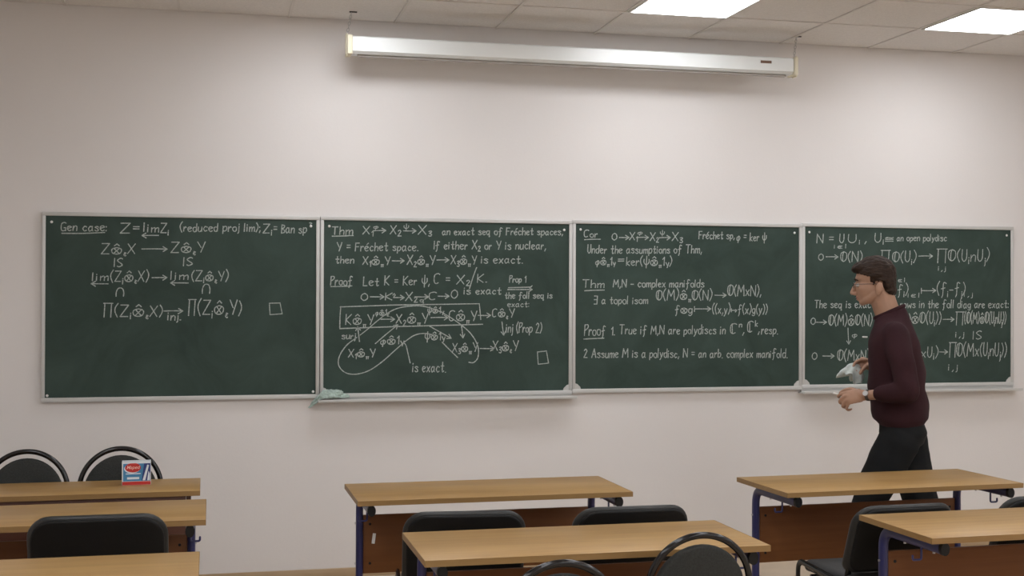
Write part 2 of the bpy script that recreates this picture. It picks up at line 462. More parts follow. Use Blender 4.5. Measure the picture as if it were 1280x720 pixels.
WRITING = [
 [
  ('t', 'Gen case:', 79, 903, 237, 3, 48),
  ('l',[(82,889),(304,897)]),
  ('t', 'Z', 385, 895, 50, 1, 52),
  ('t', '=', 452, 904, 32, 0, 46),
  ('t', 'lim', 508, 903, 79, 1, 48),
  ('a',[(587,885),(499,883)]),
  ('t', 'Z_i', 597, 899, 40, 0, 52),
  ('t', '(reduced proj lim);', 701, 909, 435, 7, 46),
  ('t', 'Z_i', 1151, 907, 46, 1, 53),
  ('t', '= Ban sp', 1209, 908, 182, 2, 50),
  ('t', '?', 1407, 955, 15, 0, 25),
  ('t', 'Z@_eX', 287, 780, 175, 2, 53),
  ('a',[(498,809),(633,810)]),
  ('t', 'Z@_eY', 653, 792, 181, 2, 54),
  ('t', '|S', 354, 711, 42, 1, 46),
  ('t', '|S', 720, 719, 47, 1, 46),
  ('t', 'lim', 241, 633, 82, 1, 46),
  ('a',[(324,617),(235,617)]),
  ('t', '(Z_i@_eX)', 336, 631, 197, 1, 58),
  ('a',[(553,652),(633,653)]),
  ('t', 'lim', 653, 642, 92, 1, 46),
  ('a',[(747,624),(652,624)]),
  ('t', '(Z_i@_eY)', 765, 637, 195, 1, 55),
  ('t', '+', 365, 549, 39, 0, 46),
  ('t', '+', 822, 566, 40, 0, 46),
  ('t', '#(Z_i@_eX)', 296, 440, 311, 0, 61),
  ('a',[(617,469),(718,469)]),
  ('t', 'inj.', 638, 419, 70, 0, 46),
  ('t', '#(Z_i@_eY)', 743, 449, 289, 0, 77),
  ('l',[(1188,513),(1247,515),(1259,454),(1192,449),(1188,513)]),
 ],
 [
  ('t', 'Thm', 44, 901, 118, 2, 47),
  ('l',[(46,892),(166,898)]),
  ('t', 'X_1', 220, 907, 54, 1, 47),
  ('a',[(280,927),(352,929)]),
  ('t', '&', 283, 940, 25, 0, 24),
  ('t', 'X_2', 377, 909, 60, 1, 51),
  ('a',[(453,929),(527,930)]),
  ('t', '!', 457, 939, 26, 1, 28),
  ('t', 'X_3', 539, 910, 72, 1, 49),
  ('t', 'an exact seq of Fr`echet spaces,', 680, 909, 724, 10, 43),
  ('t', 'Y = Fr`echet space.', 72, 809, 468, 6, 49),
  ('t', 'If either X_2 or Y is nuclear,', 628, 825, 672, 8, 49),
  ('t', 'then', 66, 738, 103, 1, 42),
  ('t', 'X_1@_pY', 220, 732, 156, 1, 48),
  ('a',[(389,756),(459,757)]),
  ('t', 'X_2@_pY', 475, 734, 162, 1, 52),
  ('a',[(649,763),(720,764)]),
  ('t', 'X_3@_pY', 731, 739, 151, 2, 50),
  ('t', 'is exact.', 912, 747, 249, 3, 47),
  ('t', 'Proof', 39, 614, 121, 0, 52),
  ('l',[(39,606),(160,611)]),
  ('t', 'Let', 224, 611, 88, 1, 49),
  ('t', 'K = Ker !,', 346, 617, 260, 1, 52),
  ('t', 'C =', 634, 628, 91, 0, 55),
  ('t', 'X_2', 766, 625, 75, 1, 50),
  ('l',[(842,598),(884,722)]),
  ('t', 'K.', 889, 635, 57, 1, 50),
  ('t', '0', 211, 528, 38, 0, 41),
  ('a',[(264,549),(343,549)]),
  ('t', 'K', 351, 530, 38, 0, 42),
  ('l',[(394,559),(402,568),(408,559),(399,547)]),
  ('a',[(399,545),(460,545)]),
  ('t', 'X_2', 467, 528, 65, 1, 49),
  ('a',[(521,550),(601,550)]),
  ('t', 'q', 552, 519, 23, 0, 25),
  ('t', 'C', 606, 532, 41, 0, 46),
  ('a',[(656,554),(722,554)]),
  ('t', '0', 733, 541, 38, 1, 50),
  ('t', 'is exact', 810, 567, 220, 0, 43),
  ('t', 'Prop 1', 1081, 636, 99, 1, 38),
  ('l',[(1074,605),(1210,609),(1219,618)]),
  ('a',[(1071,594),(1219,595)]),
  ('t', 'the foll seq is', 1055, 542, 285, 1, 38),
  ('t', 'exact:', 1071, 493, 131, 0, 34),
  ('l',[(93,491),(390,502),(902,511)]),
  ('l',[(97,493),(92,370)]),
  ('l',[(92,368),(390,378),(922,391)]),
  ('l',[(901,511),(910,418)]),
  ('t', 'K@_pY', 125, 391, 158, 0, 55),
  ('a',[(325,421),(405,421)]),
  ('t', '&@1_K', 295, 443, 76, 0, 33),
  ('t', 'X_2@_pY', 413, 397, 184, -1, 55),
  ('a',[(616,430),(716,430)]),
  ('t', '!@1_Y', 597, 455, 91, 0, 37),
  ('t', 'C@_pY', 723, 412, 161, -1, 58),
  ('a',[(894,443),(969,443)]),
  ('t', 'C@_eY', 980, 433, 130, 0, 47),
  ('a',[(1037,405),(1048,327)]),
  ('t', 'inj (Prop 2)', 1062, 343, 214, -1, 56),
  ('t', 'X_1@_pY', 141, 206, 152, -1, 48),
  ('a',[(204,294),(193,379)]),
  ('t', 'surj', 104, 309, 76, 0, 37),
  ('a',[(294,281),(424,389)]),
  ('t', '&@1_Y', 326, 278, 129, -1, 46),
  ('a',[(607,381),(735,310)]),
  ('t', '!@1_Y', 582, 301, 113, -1, 46),
  ('l',[(682,288),(774,198)]),
  ('t', 'X_3@_pY', 742, 232, 149, -1, 53),
  ('a',[(795,390),(805,312)]),
  ('a',[(906,250),(991,249)]),
  ('t', 'X_3@_eY', 981, 237, 153, -1, 56),
  ('l',[(1252,227),(1307,233),(1320,161),(1257,155),(1252,227)]),
  ('c',[(207,330),(252,366),(306,412),(374,462),(444,489),(544,498),(622,483),(700,449),(795,387),(858,328),(894,261),(894,199),(869,169),(840,170)]),
  ('c',[(189,318),(131,273),(91,212),(87,159),(124,118),(185,108),(261,129),(337,180),(406,241),(468,294),(522,329),(576,339),(623,332)]),
  ('t', 'is exact.', 510, 117, 195, -2, 58),
  ('c',[(457,286),(471,271),(483,225),(496,169)]),
 ],
 [
  ('t', 'Cor', 53, 902, 81, 1, 41),
  ('l',[(54,887),(154,891)]),
  ('t', '0', 225, 888, 31, 0, 42),
  ('a',[(272,903),(333,904)]),
  ('t', 'X_1', 336, 889, 45, 1, 46),
  ('a',[(385,905),(456,906)]),
  ('t', '&', 389, 924, 28, 0, 24),
  ('t', 'X_2', 466, 888, 52, 0, 46),
  ('a',[(524,905),(596,907)]),
  ('t', '!', 531, 923, 26, 0, 27),
  ('t', 'X_3', 606, 887, 62, 0, 49),
  ('t', 'Fr`echet sp,', 779, 901, 231, 4, 47),
  ('t', '& = ker !', 1027, 894, 193, 2, 48),
  ('t', 'Under the assumptions of Thm,', 74, 806, 723, 9, 49),
  ('t', '&@_p1_Y', 125, 737, 119, 1, 46),
  ('t', '=', 263, 747, 38, 1, 40),
  ('t', 'ker(!@_p1_Y)', 317, 736, 286, 2, 52),
  ('t', 'Thm', 43, 602, 134, 1, 46),
  ('l',[(56,583),(179,588)]),
  ('t', 'M,N - complex manifolds', 234, 606, 579, 3, 46),
  ('t', 'E a topol isom', 115, 505, 337, 1, 46),
  ('t', 'O(M)@_pO(N)', 507, 531, 356, 1, 61),
  ('a',[(883,560),(958,560)]),
  ('t', 'O(MxN),', 968, 557, 219, 1, 63),
  ('t', 'f%g', 627, 448, 109, 0, 49),
  ('a',[(752,476),(858,476)]),
  ('l',[(752,491),(752,460)]),
  ('t', '((x,y)>f(x)g(y))', 868, 448, 360, 0, 56),
  ('t', 'Proof', 56, 317, 128, -1, 61),
  ('l',[(52,296),(178,301)]),
  ('t', '1.', 223, 319, 22, 0, 46),
  ('t', 'True if M,N are polydiscs in', 274, 325, 678, -2, 52),
  ('t', 'C^n,', 987, 326, 89, 0, 62),
  ('t', 'C^k,', 1099, 332, 78, 0, 63),
  ('t', 'resp.', 1191, 322, 109, 0, 54),
  ('l',[(999,329),(998,385)]),
  ('l',[(1113,335),(1113,391)]),
  ('t', '2 Assume M is a polydisc, N = an arb. complex manifold.', 53, 186, 1312, -10, 52),
 ],
 [
  ('t', 'N = U', 81, 880, 183, 2, 54),
  ('t', 'U_i', 296, 886, 74, 1, 51),
  ('t', ', U_i', 410, 887, 126, 2, 55),
  ('t', '~', 552, 889, 56, 1, 42),
  ('t', 'an open polydisc', 633, 900, 351, 5, 42),
  ('t', 'i$I', 200, 849, 78, 1, 26),
  ('t', '0', 92, 772, 33, 0, 41),
  ('a',[(144,795),(226,795)]),
  ('t', 'O(N)', 244, 767, 145, 1, 64),
  ('a',[(419,788),(499,789)]),
  ('t', '#', 519, 789, 67, 1, 45),
  ('t', 'O(U_i)', 604, 767, 162, 2, 68),
  ('a',[(786,806),(885,807)]),
  ('t', '#', 911, 770, 76, 1, 72),
  ('t', 'O(U_inU_j)', 998, 777, 292, 3, 76),
  ('t', 'i,j', 926, 715, 51, 0, 29),
  ('t', '(f_i)', 612, 561, 97, 0, 67),
  ('t', 'i$I', 712, 545, 76, 0, 29),
  ('t', 'i$I', 624, 641, 63, 1, 26),
  ('a',[(806,587),(908,588)]),
  ('l',[(806,603),(806,569)]),
  ('t', '(f_i-f_j)', 917, 565, 199, 1, 72),
  ('t', 'i,j', 1112, 549, 59, 0, 30),
  ('t', 'The seq is exact = the rows in the foll diag are exact:', 67, 476, 1369, 2, 51),
  ('t', '0', 41, 374, 31, 0, 42),
  ('a',[(79,387),(149,387)]),
  ('t', 'O(M)@O(N)', 163, 368, 296, -1, 70),
  ('a',[(482,393),(553,393)]),
  ('t', '#O(M)', 555, 373, 172, 0, 65),
  ('t', '@O(U_i))', 738, 380, 206, -1, 71),
  ('a',[(959,404),(1039,404)]),
  ('t', '#', 1047, 376, 62, 0, 72),
  ('t', '(O(M)@O(U_inU_j))', 1113, 379, 300, 0, 72),
  ('t', 'i,j', 1051, 291, 58, 0, 36),
  ('t', '|S', 1176, 277, 59, 0, 53),
  ('a',[(295,351),(301,249)]),
  ('t', '&', 325, 294, 32, 0, 32),
  ('t', 'i,j', 1000, 79, 62, -1, 42),
  ('t', '0', 50, 155, 33, 0, 41),
  ('a',[(123,177),(201,176)]),
  ('t', 'O(MxN)', 224, 147, 215, -1, 67),
  ('a',[(492,179),(572,178)]),
  ('t', '#O(M', 577, 154, 219, -2, 71),
  ('t', 'xU_i)', 807, 165, 116, -1, 68),
  ('a',[(937,197),(994,196)]),
  ('t', '#', 1000, 170, 54, 0, 75),
  ('t', 'O(Mx(U_inU_j))', 1058, 170, 359, -3, 82),
 ],
]


def write(bm, item, W=0.0056):
    k = item[0]
    if k == 't':
        _, txt, x, z, dx, dz, h = [v if isinstance(v, str) else v / 1000 for v in item]
        st, w = text_strokes(txt)
        sx, sy = dx / w, h / 11.0
        wd = W * (0.8 if h < 0.036 else 1.0)
        for c, pts in st:
            q = [(x + p[0] * sx + p[1] * sy * 0.06, z + p[1] * sy + dz * (p[0] * sx / max(dx, 1e-3))) for p in pts]
            ribbon(bm, smooth2(q) if c and len(q) > 2 else q, wd)
    else:
        q = [(p[0] / 1000, p[1] / 1000) for p in item[1]]
        if k == 'c': q = smooth2(q, 6)
        elif len(q) == 2:
            a, b = Vector(q[0]), Vector(q[1])
            mid = (a + b) / 2 + Vector((-(b - a).y, (b - a).x)) * random.uniform(-0.015, 0.015)
            q2 = smooth2([q[0], tuple(mid), q[1]], 3)
        else: q2 = q
        if k == 'c': q2 = q
        ribbon(bm, q2, W)
        if k == 'a':
            a, b = Vector(q[-2]), Vector(q[-1]); d = (a - b).normalized()
            for s in (1, -1):
                e = b + Matrix.Rotation(s * 0.55, 2) @ d * 0.026
                ribbon(bm, [tuple(b), tuple(e)], W)

# ------------------------------------------------------------------ chalkboards
BOARDS = [  # inner left x, inner right x, inner bottom z, inner top z, tray
 (-0.866, 0.581, 1.042, 2.0255, None, 'green chalkboard farthest left, four lines of writing and an empty lower half'),
 (0.624, 2.067, 1.044, 2.027, (0.589, 2.102, 0.998), 'green chalkboard with a boxed diagram and a looping chalk curve, pale rag at its corner'),
 (2.108, 3.548, 1.050, 2.0315, None, 'green chalkboard third from left, numbered proof lines in its lower half'),
 (3.588, 5.037, 1.057, 2.038, (3.555, 5.085, 1.004), 'green chalkboard at far right, partly hidden behind the walking man'),
]
YB = WALL - 0.02
FT, FS = 0.021, 0.0198
for b, (x0, x1, z0, z1, tray, label) in enumerate(BOARDS):
    t = thing('chalkboard', label, 'chalkboard', (x0, YB, z0), group='chalkboards on the front wall')
    w, h = x1 - x0, z1 - z0
    bm = bmesh.new(); box(bm, -0.004, w + 0.004, 0, 0.0195, -0.004, h + 0.004); obj('writing_panel', bm, M['board'], t, smooth=False)
    bm = bmesh.new()
    for (a0, a1, c0, c1) in ((-FS, w + FS, h, h + FT), (-FS, w + FS, -FT - 0.004, 0), (-FS, 0, 0, h), (w, w + FS, 0, h)):
        box(bm, a0, a1, -0.008, 0.0195, c0, c1, bev=0.003)
    obj('frame', bm, M['alu'], t)
    for sx, sz in ((0.03, h - 0.034), (w - 0.03, h - 0.034), (0.012, 0.012), (w - 0.014, 0.014)):
        bm = bmesh.new(); ellipsoid(bm, (sx, -0.002, sz), (0.0075, 0.004, 0.0075), u=10, v=6); obj('screw_cap', bm, M['white'], t)
    if b:
        for s, cx in ((1, 0.0), (-1, w)):
            bm = bmesh.new()
            p = [(cx, -0.001), (cx + s * 0.034, -0.001), (cx + s * 0.030, 0.012), (cx + s * 0.012, 0.03), (cx, 0.034)]
            fr = [bm.verts.new((x, -0.006, z)) for x, z in p]; bk = [bm.verts.new((x, 0.0, z)) for x, z in p]
            join(bm, [fr, bk]); obj('corner_bracket', bm, M['alu'], t)
    if tray:
        bm = bmesh.new()
        a0, a1, zb = tray[0] - x0, tray[1] - x0, tray[2] - z0
        box(bm, a0, a1, -0.062, 0.0195, zb, zb + 0.006)
        box(bm, a0, a1, -0.065, -0.058, zb, zb + 0.016, bev=0.002)
        box(bm, -FS, w + FS, 0.0, 0.0195, zb + 0.006, -FT - 0.004)
        obj('chalk_tray', bm, M['alu'], t)
    allw = bmesh.new()
    for it in WRITING[b]: write(allw, it)
    bits, seen = [], set()          # strokes that stand together become one written phrase
    for f0 in allw.faces:
        if f0 in seen: continue
        stack, isl = [f0], []
        seen.add(f0)
        while stack:
            f = stack.pop(); isl.append(f)
            for v in f.verts:
                for g2 in v.link_faces:
                    if g2 not in seen: seen.add(g2); stack.append(g2)
        vs = [v.co for f in isl for v in f.verts]
        new = [min(v.x for v in vs), max(v.x for v in vs), min(v.z for v in vs), max(v.z for v in vs), isl]
        while True:
            hit = next((q for q in bits if q[0] - 0.018 < new[1] and new[0] - 0.018 < q[1] and q[2] - 0.010 < new[3] and new[2] - 0.010 < q[3]), None)
            if hit is None: break
            bits.remove(hit); new = [min(hit[0], new[0]), max(hit[1], new[1]), min(hit[2], new[2]), max(hit[3], new[3]), hit[4] + new[4]]
        bits.append(new)
    for q in sorted(bits, key=lambda q: (-q[3], q[0])):
        bm = bmesh.new()
        copy_of = {}
        for f in q[4]:
            for v in f.verts:
                if v not in copy_of: copy_of[v] = bm.verts.new(v.co)
            bm.faces.new([copy_of[v] for v in f.verts])
        o = obj('chalk_writing', bm, M['chalk'], t, smooth=False); o.location = (0, -0.0009, 0)
    allw.free()

# ------------------------------------------------------------------ projection screen hung from the ceiling
sx0, sx1, sy, sz = 0.725, 3.418, 7.03, 2.985
t = thing('projection_screen', 'long white rolled-up projection screen case hanging below the ceiling', 'projector screen', ((sx0 + sx1) / 2, sy, sz))
hw = (sx1 - sx0) / 2
def case_ring(x, k=1.0):
    pts = [(-0.05, -0.036), (-0.05, 0.040), (-0.040, 0.047), (0.042, 0.047), (0.05, 0.04), (0.05, -0.03), (0.035, -0.05), (-0.03, -0.05)]
    return [Vector((x, y * k, z * k)) for y, z in pts]
bm = bmesh.new(); join(bm, [[bm.verts.new(v) for v in case_ring(x)] for x in (-hw + 0.03, hw - 0.03)]); obj('case', bm, M['screen'], t, angle=20)
bm = bmesh.new(); box(bm, -hw + 0.06, hw - 0.06, -0.012, 0.012, -0.062, -0.05, bev=0.003); obj('bottom_bar', bm, M['screen_cloth'], t)
for s in (-1, 1):
    bm = bmesh.new()
    box(bm, hw - 0.026 if s > 0 else -hw, hw if s > 0 else -hw + 0.03, -0.056, 0.056, -0.056, 0.053, bev=0.008)
    cap = obj('end_cap', bm, M['ivory'], t)
    bm = bmesh.new(); box(bm, s * hw - 0.004, s * hw + 0.004, -0.03, 0.03, -0.062, 0.062, bev=0.002); obj('mounting_plate', bm, M['ivory'], cap)
    bm = bmesh.new()
    zt = CEIL - sz; n = 7; top = Vector((s * hw + (0.028 if s < 0 else 0.012), 0, zt - 0.004)); bot = Vector((s * hw - s * 0.004, 0, 0.058))
    for k in range(n):
        p0, p1 = bot.lerp(top, k / n), bot.lerp(top, (k + 1) / n); c = (p0 + p1) / 2; hl = (p1 - p0).length * 0.62
        ax = Vector((1, 0, 0)) if k % 2 else Vector((0, 1, 0))
        sweep(bm, [c + (p1 - p0).normalized() * math.cos(a) * hl + ax * math.sin(a) * 0.0065 for a in [2 * PI * q / 12 for q in range(12)]], 0.0018, seg=6, closed=True, up=ax.cross(Vector((0, 0, 1))))
    obj('chain', bm, M['steel'], t)
    bm = bmesh.new(); box(bm, top.x - 0.012, top.x + 0.03, -0.006, 0.006, zt - 0.006, zt, bev=0.001); obj('ceiling_hook', bm, M['metal_dark'], t)
bm = bmesh.new(); box(bm, 3.175 - (sx0 + sx1) / 2, 3.245 - (sx0 + sx1) / 2, -0.0515, -0.0495, 0.006, 0.022, bev=0.0005); obj('name_plate', bm, M['brown'], t)

# ------------------------------------------------------------------ desks
def make_desk(label, loc, rz):
    t = thing('school_desk', label, 'desk', loc, rz, 'student desks')
    bm = bmesh.new(); box(bm, -0.598, 0.598, -0.248, 0.248, 0.7285, 0.75, bev=0.0012); top = obj('tabletop', bm, M['top'], t)
    bm = bmesh.new()
    for q in ((-0.6, 0.6, -0.25, -0.248), (-0.6, 0.6, 0.248, 0.25), (-0.6, -0.598, -0.248, 0.248), (0.598, 0.6, -0.248, 0.248)):
        box(bm, *q, 0.7285, 0.7497)
    obj('edge_band', bm, M['edge'], top, smooth=False)
    bm = bmesh.new(); box(bm, -0.525, 0.525, 0.163, 0.179, 0.36, 0.62, bev=0.001); pn = obj('modesty_panel', bm, M['panel'], t)
    for x in (-0.495, 0.495):
        for z in (0.405, 0.58):
            bm = bmesh.new(); sweep(bm, [(x, 0.1605, z), (x, 0.165, z)], 0.006, seg=10); obj('bolt', bm, M['black_plastic'], pn)
    for s in (-1, 1):
        x = s * 0.541
        bm = bmesh.new()
        sweep(bm, bend([(x, 0.17, 0.04), (x, 0.17, 0.706), (x, -0.225, 0.706)], 0.075, 8), 0.0165, 0.0225, seg=16, up=(1, 0, 0))
        sweep(bm, [(x, -0.2, 0.026), (x, 0.225, 0.026)], 0.0165, 0.0225, seg=16, up=(1, 0, 0))
        lg = obj('leg_frame', bm, M['blue'], t)
        bm = bmesh.new(); sweep(bm, [(x, -0.242, 0.706), (x, -0.2235, 0.706)], 0.0175, 0.0235, seg=16, up=(1, 0, 0)); obj('end_cap', bm, M['black_plastic'], lg)
        for y in (-0.205, 0.23):
            bm = bmesh.new(); sweep(bm, [(x, y - 0.008, 0.026), (x, y + 0.008, 0.026)], 0.0175, 0.026, seg=16, up=(1, 0, 0)); obj('foot_cap', bm, M['black_plastic'], lg)
        bm = bmesh.new()
        sweep(bm, bend([(x, -0.09, 0.69), (x, -0.09, 0.64), (x + s * 0.036, -0.09, 0.64), (x + s * 0.036, -0.09, 0.655)], 0.008, 4), 0.0042, seg=8, up=(0, 1, 0), round_ends=True)
        obj('coat_hook', bm, M['blue'], lg)
        for p, q in (((x + s * 0.012, 0.17, 0.585), (x + s * 0.021, 0.17, 0.585)), ((x + s * 0.012, 0.17, 0.405), (x + s * 0.021, 0.17, 0.405)), ((x, 0.02, 0.678), (x, 0.02, 0.69)), ((x, -0.17, 0.678), (x, -0.17, 0.69))):
            bm = bmesh.new(); sweep(bm, [p, q], 0.005, seg=8); obj('bolt', bm, M['steel'], lg)
    return t
def desk_at(cx, cy, a):   # from the near left corner
    v = Matrix.Rotation(a, 3, 'Z') @ Vector((0.6, 0.25, 0))
    return (cx + v.x, cy + v.y, 0), a
l, a = desk_at(0.597, 5.249, 0.0075)
deskA = make_desk('wooden desk in the middle nearest the wall, small white sticker on its brown panel', l, a)
DESKS = [(0.675, 4.03, 0.0, 'wooden desk in the middle with two round-backed chairs drawn up to its near side'),
         (2.441, 5.079, 0.040, 'wooden desk with blue legs directly in front of the walking man'),
         (2.488, 4.021, 0.023, 'wooden desk at the lower right with blue leg, padded black chairs behind it'),
         (-1.212, 4.945, 0.0, 'wooden desk at left right behind the padded black chair back'),
         (-1.230, 3.84, 0.0, 'wooden desk top at lower left corner, nearest the camera, in front of the black chair')]
for cx, cy, an, lab in DESKS:
    l, a = desk_at(cx, cy, an); dup(deskA, l, a, lab)
bm = bmesh.new(); box(bm, -0.007, 0.007, -0.001, 0.001, -0.023, 0.023); st = obj('sticker', bm, M['white'], deskA, smooth=False)
st.location = (-0.478, 0.1615, 0.515); st.rotation_euler = (0, 0.13, 0)

# teacher's desk by the wall, dark panel towards the class
t = thing('teacher_desk', 'wooden desk farthest back at left with the small blue chalk box on it', 'desk', (-0.64, 5.875, 0), 0.004)
bm = bmesh.new(); box(bm, -0.598, 0.598, -0.198, 0.198, 0.7285, 0.75, bev=0.0012); top = obj('tabletop', bm, M['top'], t)
bm = bmesh.new()
for q in ((-0.6, 0.6, -0.2, -0.198), (-0.6, 0.6, 0.198, 0.2), (-0.6, -0.598, -0.198, 0.198), (0.598, 0.6, -0.198, 0.198)):
    box(bm, *q, 0.7285, 0.7497)
obj('edge_band', bm, M['edge'], top, smooth=False)
bm = bmesh.new(); box(bm, -0.54, 0.54, -0.186, -0.170, 0.30, 0.728, bev=0.001); obj('modesty_panel', bm, M['dark_panel'], t)
for s in (-1, 1):
    bm = bmesh.new(); box(bm, s * 0.55 - 0.009, s * 0.55 + 0.009, -0.17, 0.17, 0, 0.728, bev=0.001); obj('side_panel', bm, M['dark_panel'], t)

# ------------------------------------------------------------------ padded chairs
def make_padded_chair(label, loc, rz, scale=1.0):
    t = thing('padded_chair', label, 'chair', loc, rz, 'black padded chairs', scale)
    lean = 0.38
    def seat_def(u, v, w):
        z = 0.452 + w - max(0, v - 0.12) ** 2 * 1.6 + 0.10 * u * u
        return (u, v + 0.025, z)
    bm = bmesh.new(); cushion(bm, rounded_outline(0.45, 0.45, 0.06, 0.05), 0.055, 0.022, seat_def, bulge=0.008); obj('seat', bm, M['seat_grey'], t)
    def back_def(off):
        def f(u, v, w):
            return (u, -0.225 - v * lean + 0.55 * u * u + w + off, 0.64 + v)
        return f
    bm = bmesh.new(); cushion(bm, rounded_outline(0.47, 0.30, 0.085, 0.05), 0.042, 0.018, back_def(0.012), bulge=0.006); obj('backrest', bm, M['vinyl'], t)
    bm = bmesh.new(); cushion(bm, rounded_outline(0.445, 0.275, 0.078, 0.045), 0.022, 0.009, back_def(-0.0165)); obj('back_shell', bm, M['shell'], t)
    for s in (-1, 1):
        x = s * 0.238
        bm = bmesh.new(); sweep(bm, bend([(x, 0.250, 0.012), (x, 0.242, 0.470), (x, -0.19, 0.445), (x, -0.25, 0.012)], 0.05, 6), 0.009, 0.0135, seg=12, up=(1, 0, 0), round_ends=True)
        sweep(bm, [(x, 0.250, 0.0), (x, 0.250, 0.02)], 0.013, seg=12); sweep(bm, [(x, -0.25, 0.0), (x, -0.25, 0.02)], 0.013, seg=12)
        obj('leg_frame', bm, M['black_gloss'], t)
        bm = bmesh.new(); sweep(bm, bend([(s * 0.205, -0.05, 0.418), (s * 0.21, -0.118, 0.418), (s * 0.205, -0.172, 0.60)], 0.04, 6), 0.014, 0.009, seg=12, up=(1, 0, 0)); obj('back_upright', bm, M['black_gloss'], t)
    for y in (0.13, -0.12):
        bm = bmesh.new(); sweep(bm, [(-0.236, y, 0.42), (0.236, y, 0.42)], 0.009, seg=10); obj('cross_bar', bm, M['black_gloss'], t)
    return t
# (x, y) of the middle of the upper edge of the back
def pc(x, y, a, s):
    v = Matrix.Rotation(a, 3, 'Z') @ Vector((0, 0.282 * s, 0)); return (x + v.x, y + v.y, 0), a, s
l, a, s = pc(0.938, 4.672, -0.11, 1.0)
chair0 = make_padded_chair('black padded chair back on the left between the two middle desks', l, a, s)
for x, y, a, s, lab in ((1.600, 4.648, -0.02, 1.0, 'black padded chair back on the right between the two middle desks'),
                        (-0.388, 4.71, 0.0, 1.035, 'black padded chair at lower left, between two wooden desks'),
                        (2.745, 4.592, 0.03, 0.97, 'black padded chair at right with its grey seat showing beside the blue desk leg'),
                        (3.425, 4.60, -0.03, 0.985, 'black padded chair cut off by the right edge, behind the lower right desk')):
    l, a, s = pc(x, y, a, s); dup(chair0, l, a, lab, s)

# ------------------------------------------------------------------ round-backed chairs
def make_round_chair(label, loc, rz, scale=1.0):
    t = thing('round_back_chair', label, 'chair', loc, rz, 'round-backed chairs', scale)
    R = 0.174; zc = 0.663
    def yb(z): return -0.20 - (z - 0.45) * 0.16
    arc = [(R * math.cos(a), yb(zc + R * math.sin(a)), zc + R * math.sin(a)) for a in [PI * k / 24 for k in range(25)]]
    path = [(0.185, -0.25, 0.0), (0.182, -0.20, 0.40), (0.178, yb(0.56), 0.56)] + arc + [(-0.178, yb(0.56), 0.56), (-0.182, -0.20, 0.40), (-0.185, -0.25, 0.0)]
    bm = bmesh.new(); sweep(bm, catmull(path, 3), 0.0112, seg=12, up=(0, 1, 0)); obj('back_frame', bm, M['black_gloss'], t)
    def pd(u, v, w): return (u, yb(0.64 + v) + w + 0.3 * u * u - 0.004, 0.64 + v)
    bm = bmesh.new(); cushion(bm, ellipse_outline(0.159, 0.168, 44), 0.034, 0.014, pd, bulge=0.006); obj('backrest', bm, M['pad_grey'], t)
    def sd(u, v, w): return (u, v - 0.012, 0.445 + w)
    bm = bmesh.new(); cushion(bm, ellipse_outline(0.185, 0.175, 44), 0.05, 0.02, sd, bulge=0.01); obj('seat', bm, M['pad_grey'], t)
    bm = bmesh.new(); sweep(bm, [(0.16 * math.cos(2 * PI * k / 36), -0.012 + 0.15 * math.sin(2 * PI * k / 36), 0.409) for k in range(36)], 0.0112, seg=10, closed=True, up=(0, 0, 1)); obj('seat_ring', bm, M['black_gloss'], t)
    for s in (-1, 1):
        bm = bmesh.new(); sweep(bm, [(s * 0.12, 0.08, 0.405), (s * 0.170, 0.155, 0.0)], 0.0112, seg=10); obj('leg', bm, M['black_gloss'], t)
        bm = bmesh.new(); sweep(bm, [(s * 0.155, -0.03, 0.405), (s * 0.182, -0.20, 0.405)], 0.009, seg=10); obj('side_bar', bm, M['black_gloss'], t)
    return t
def rc(x, y, a, s):
    v = Matrix.Rotation(a, 3, 'Z') @ Vector((0, 0.264 * s, 0)); return (x + v.x, y + v.y, 0), a, s
l, a, s = rc(1.538, 3.815, 0.0, 1.0)
rch = make_round_chair('black tube round-backed chair at the bottom, right of the pair before the middle desk', l, a, s)
for x, y, a, s, lab in ((0.985, 3.502, 0.03, 1.0, 'round-backed chair cut by the bottom edge, left of the pair before the middle desk'),
                        (-0.405, 6.215, PI + 0.03, 1.05, 'round-backed chair behind the blue chalk box at the wall'),
                        (-0.815, 6.18, PI - 0.03, 1.05, 'round-backed chair at far left edge, against the wall behind the desk')):
    l, a, s = rc(x, y, a, s); dup(rch, l, a, lab, s)

# ------------------------------------------------------------------ chalk box
t = thing('chalk_box', 'small blue and red cardboard chalk box standing on the farthest left desk', 'box', (-0.3195, 5.94, 0.75), 0.05)
bw, bd, bh = 0.0625, 0.035, 0.103
bm = bmesh.new(); box(bm, -bw, bw, -bd, bd, 0, bh, bev=0.001); ct = obj('carton', bm, M['box_white'], t)
yf = -bd - 0.0002
def patch(name, pts, m, parent, off):
    bm = bmesh.new()
    a = [bm.verts.new((x, yf - off, z)) for x, z in pts]; b2 = [bm.verts.new((x, yf + 0.0002, z)) for x, z in pts]
    join(bm, [a, b2]); return obj(name, bm, m, parent, smooth=False)
patch('blue_print', [(-0.057, 0.018), (0.022, 0.018), (0.033, 0.096), (-0.057, 0.096)], M['box_blue'], ct, 0.0002)
patch('navy_print', [(0.022, 0.018), (0.060, 0.018), (0.060, 0.096), (0.033, 0.096)], M['box_navy'], ct, 0.00025)
patch('red_band', [(-0.061, 0.001), (0.061, 0.001), (0.061, 0.016), (-0.061, 0.016)], M['box_red'], ct, 0.0002)
sw = [(-0.015 + 0.034 * math.cos(a), 0.078 + 0.021 * math.sin(a)) for a in [2 * PI * k / 28 for k in range(28)]]
patch('logo_swoosh', [(x - 0.004, max(min(z - 0.004, 0.0965), 0.05)) for x, z in sw], M['box_white_print'], ct, 0.0003)
patch('logo_oval', [(x, min(z, 0.0975)) for x, z in sw], M['box_red'], ct, 0.0005)
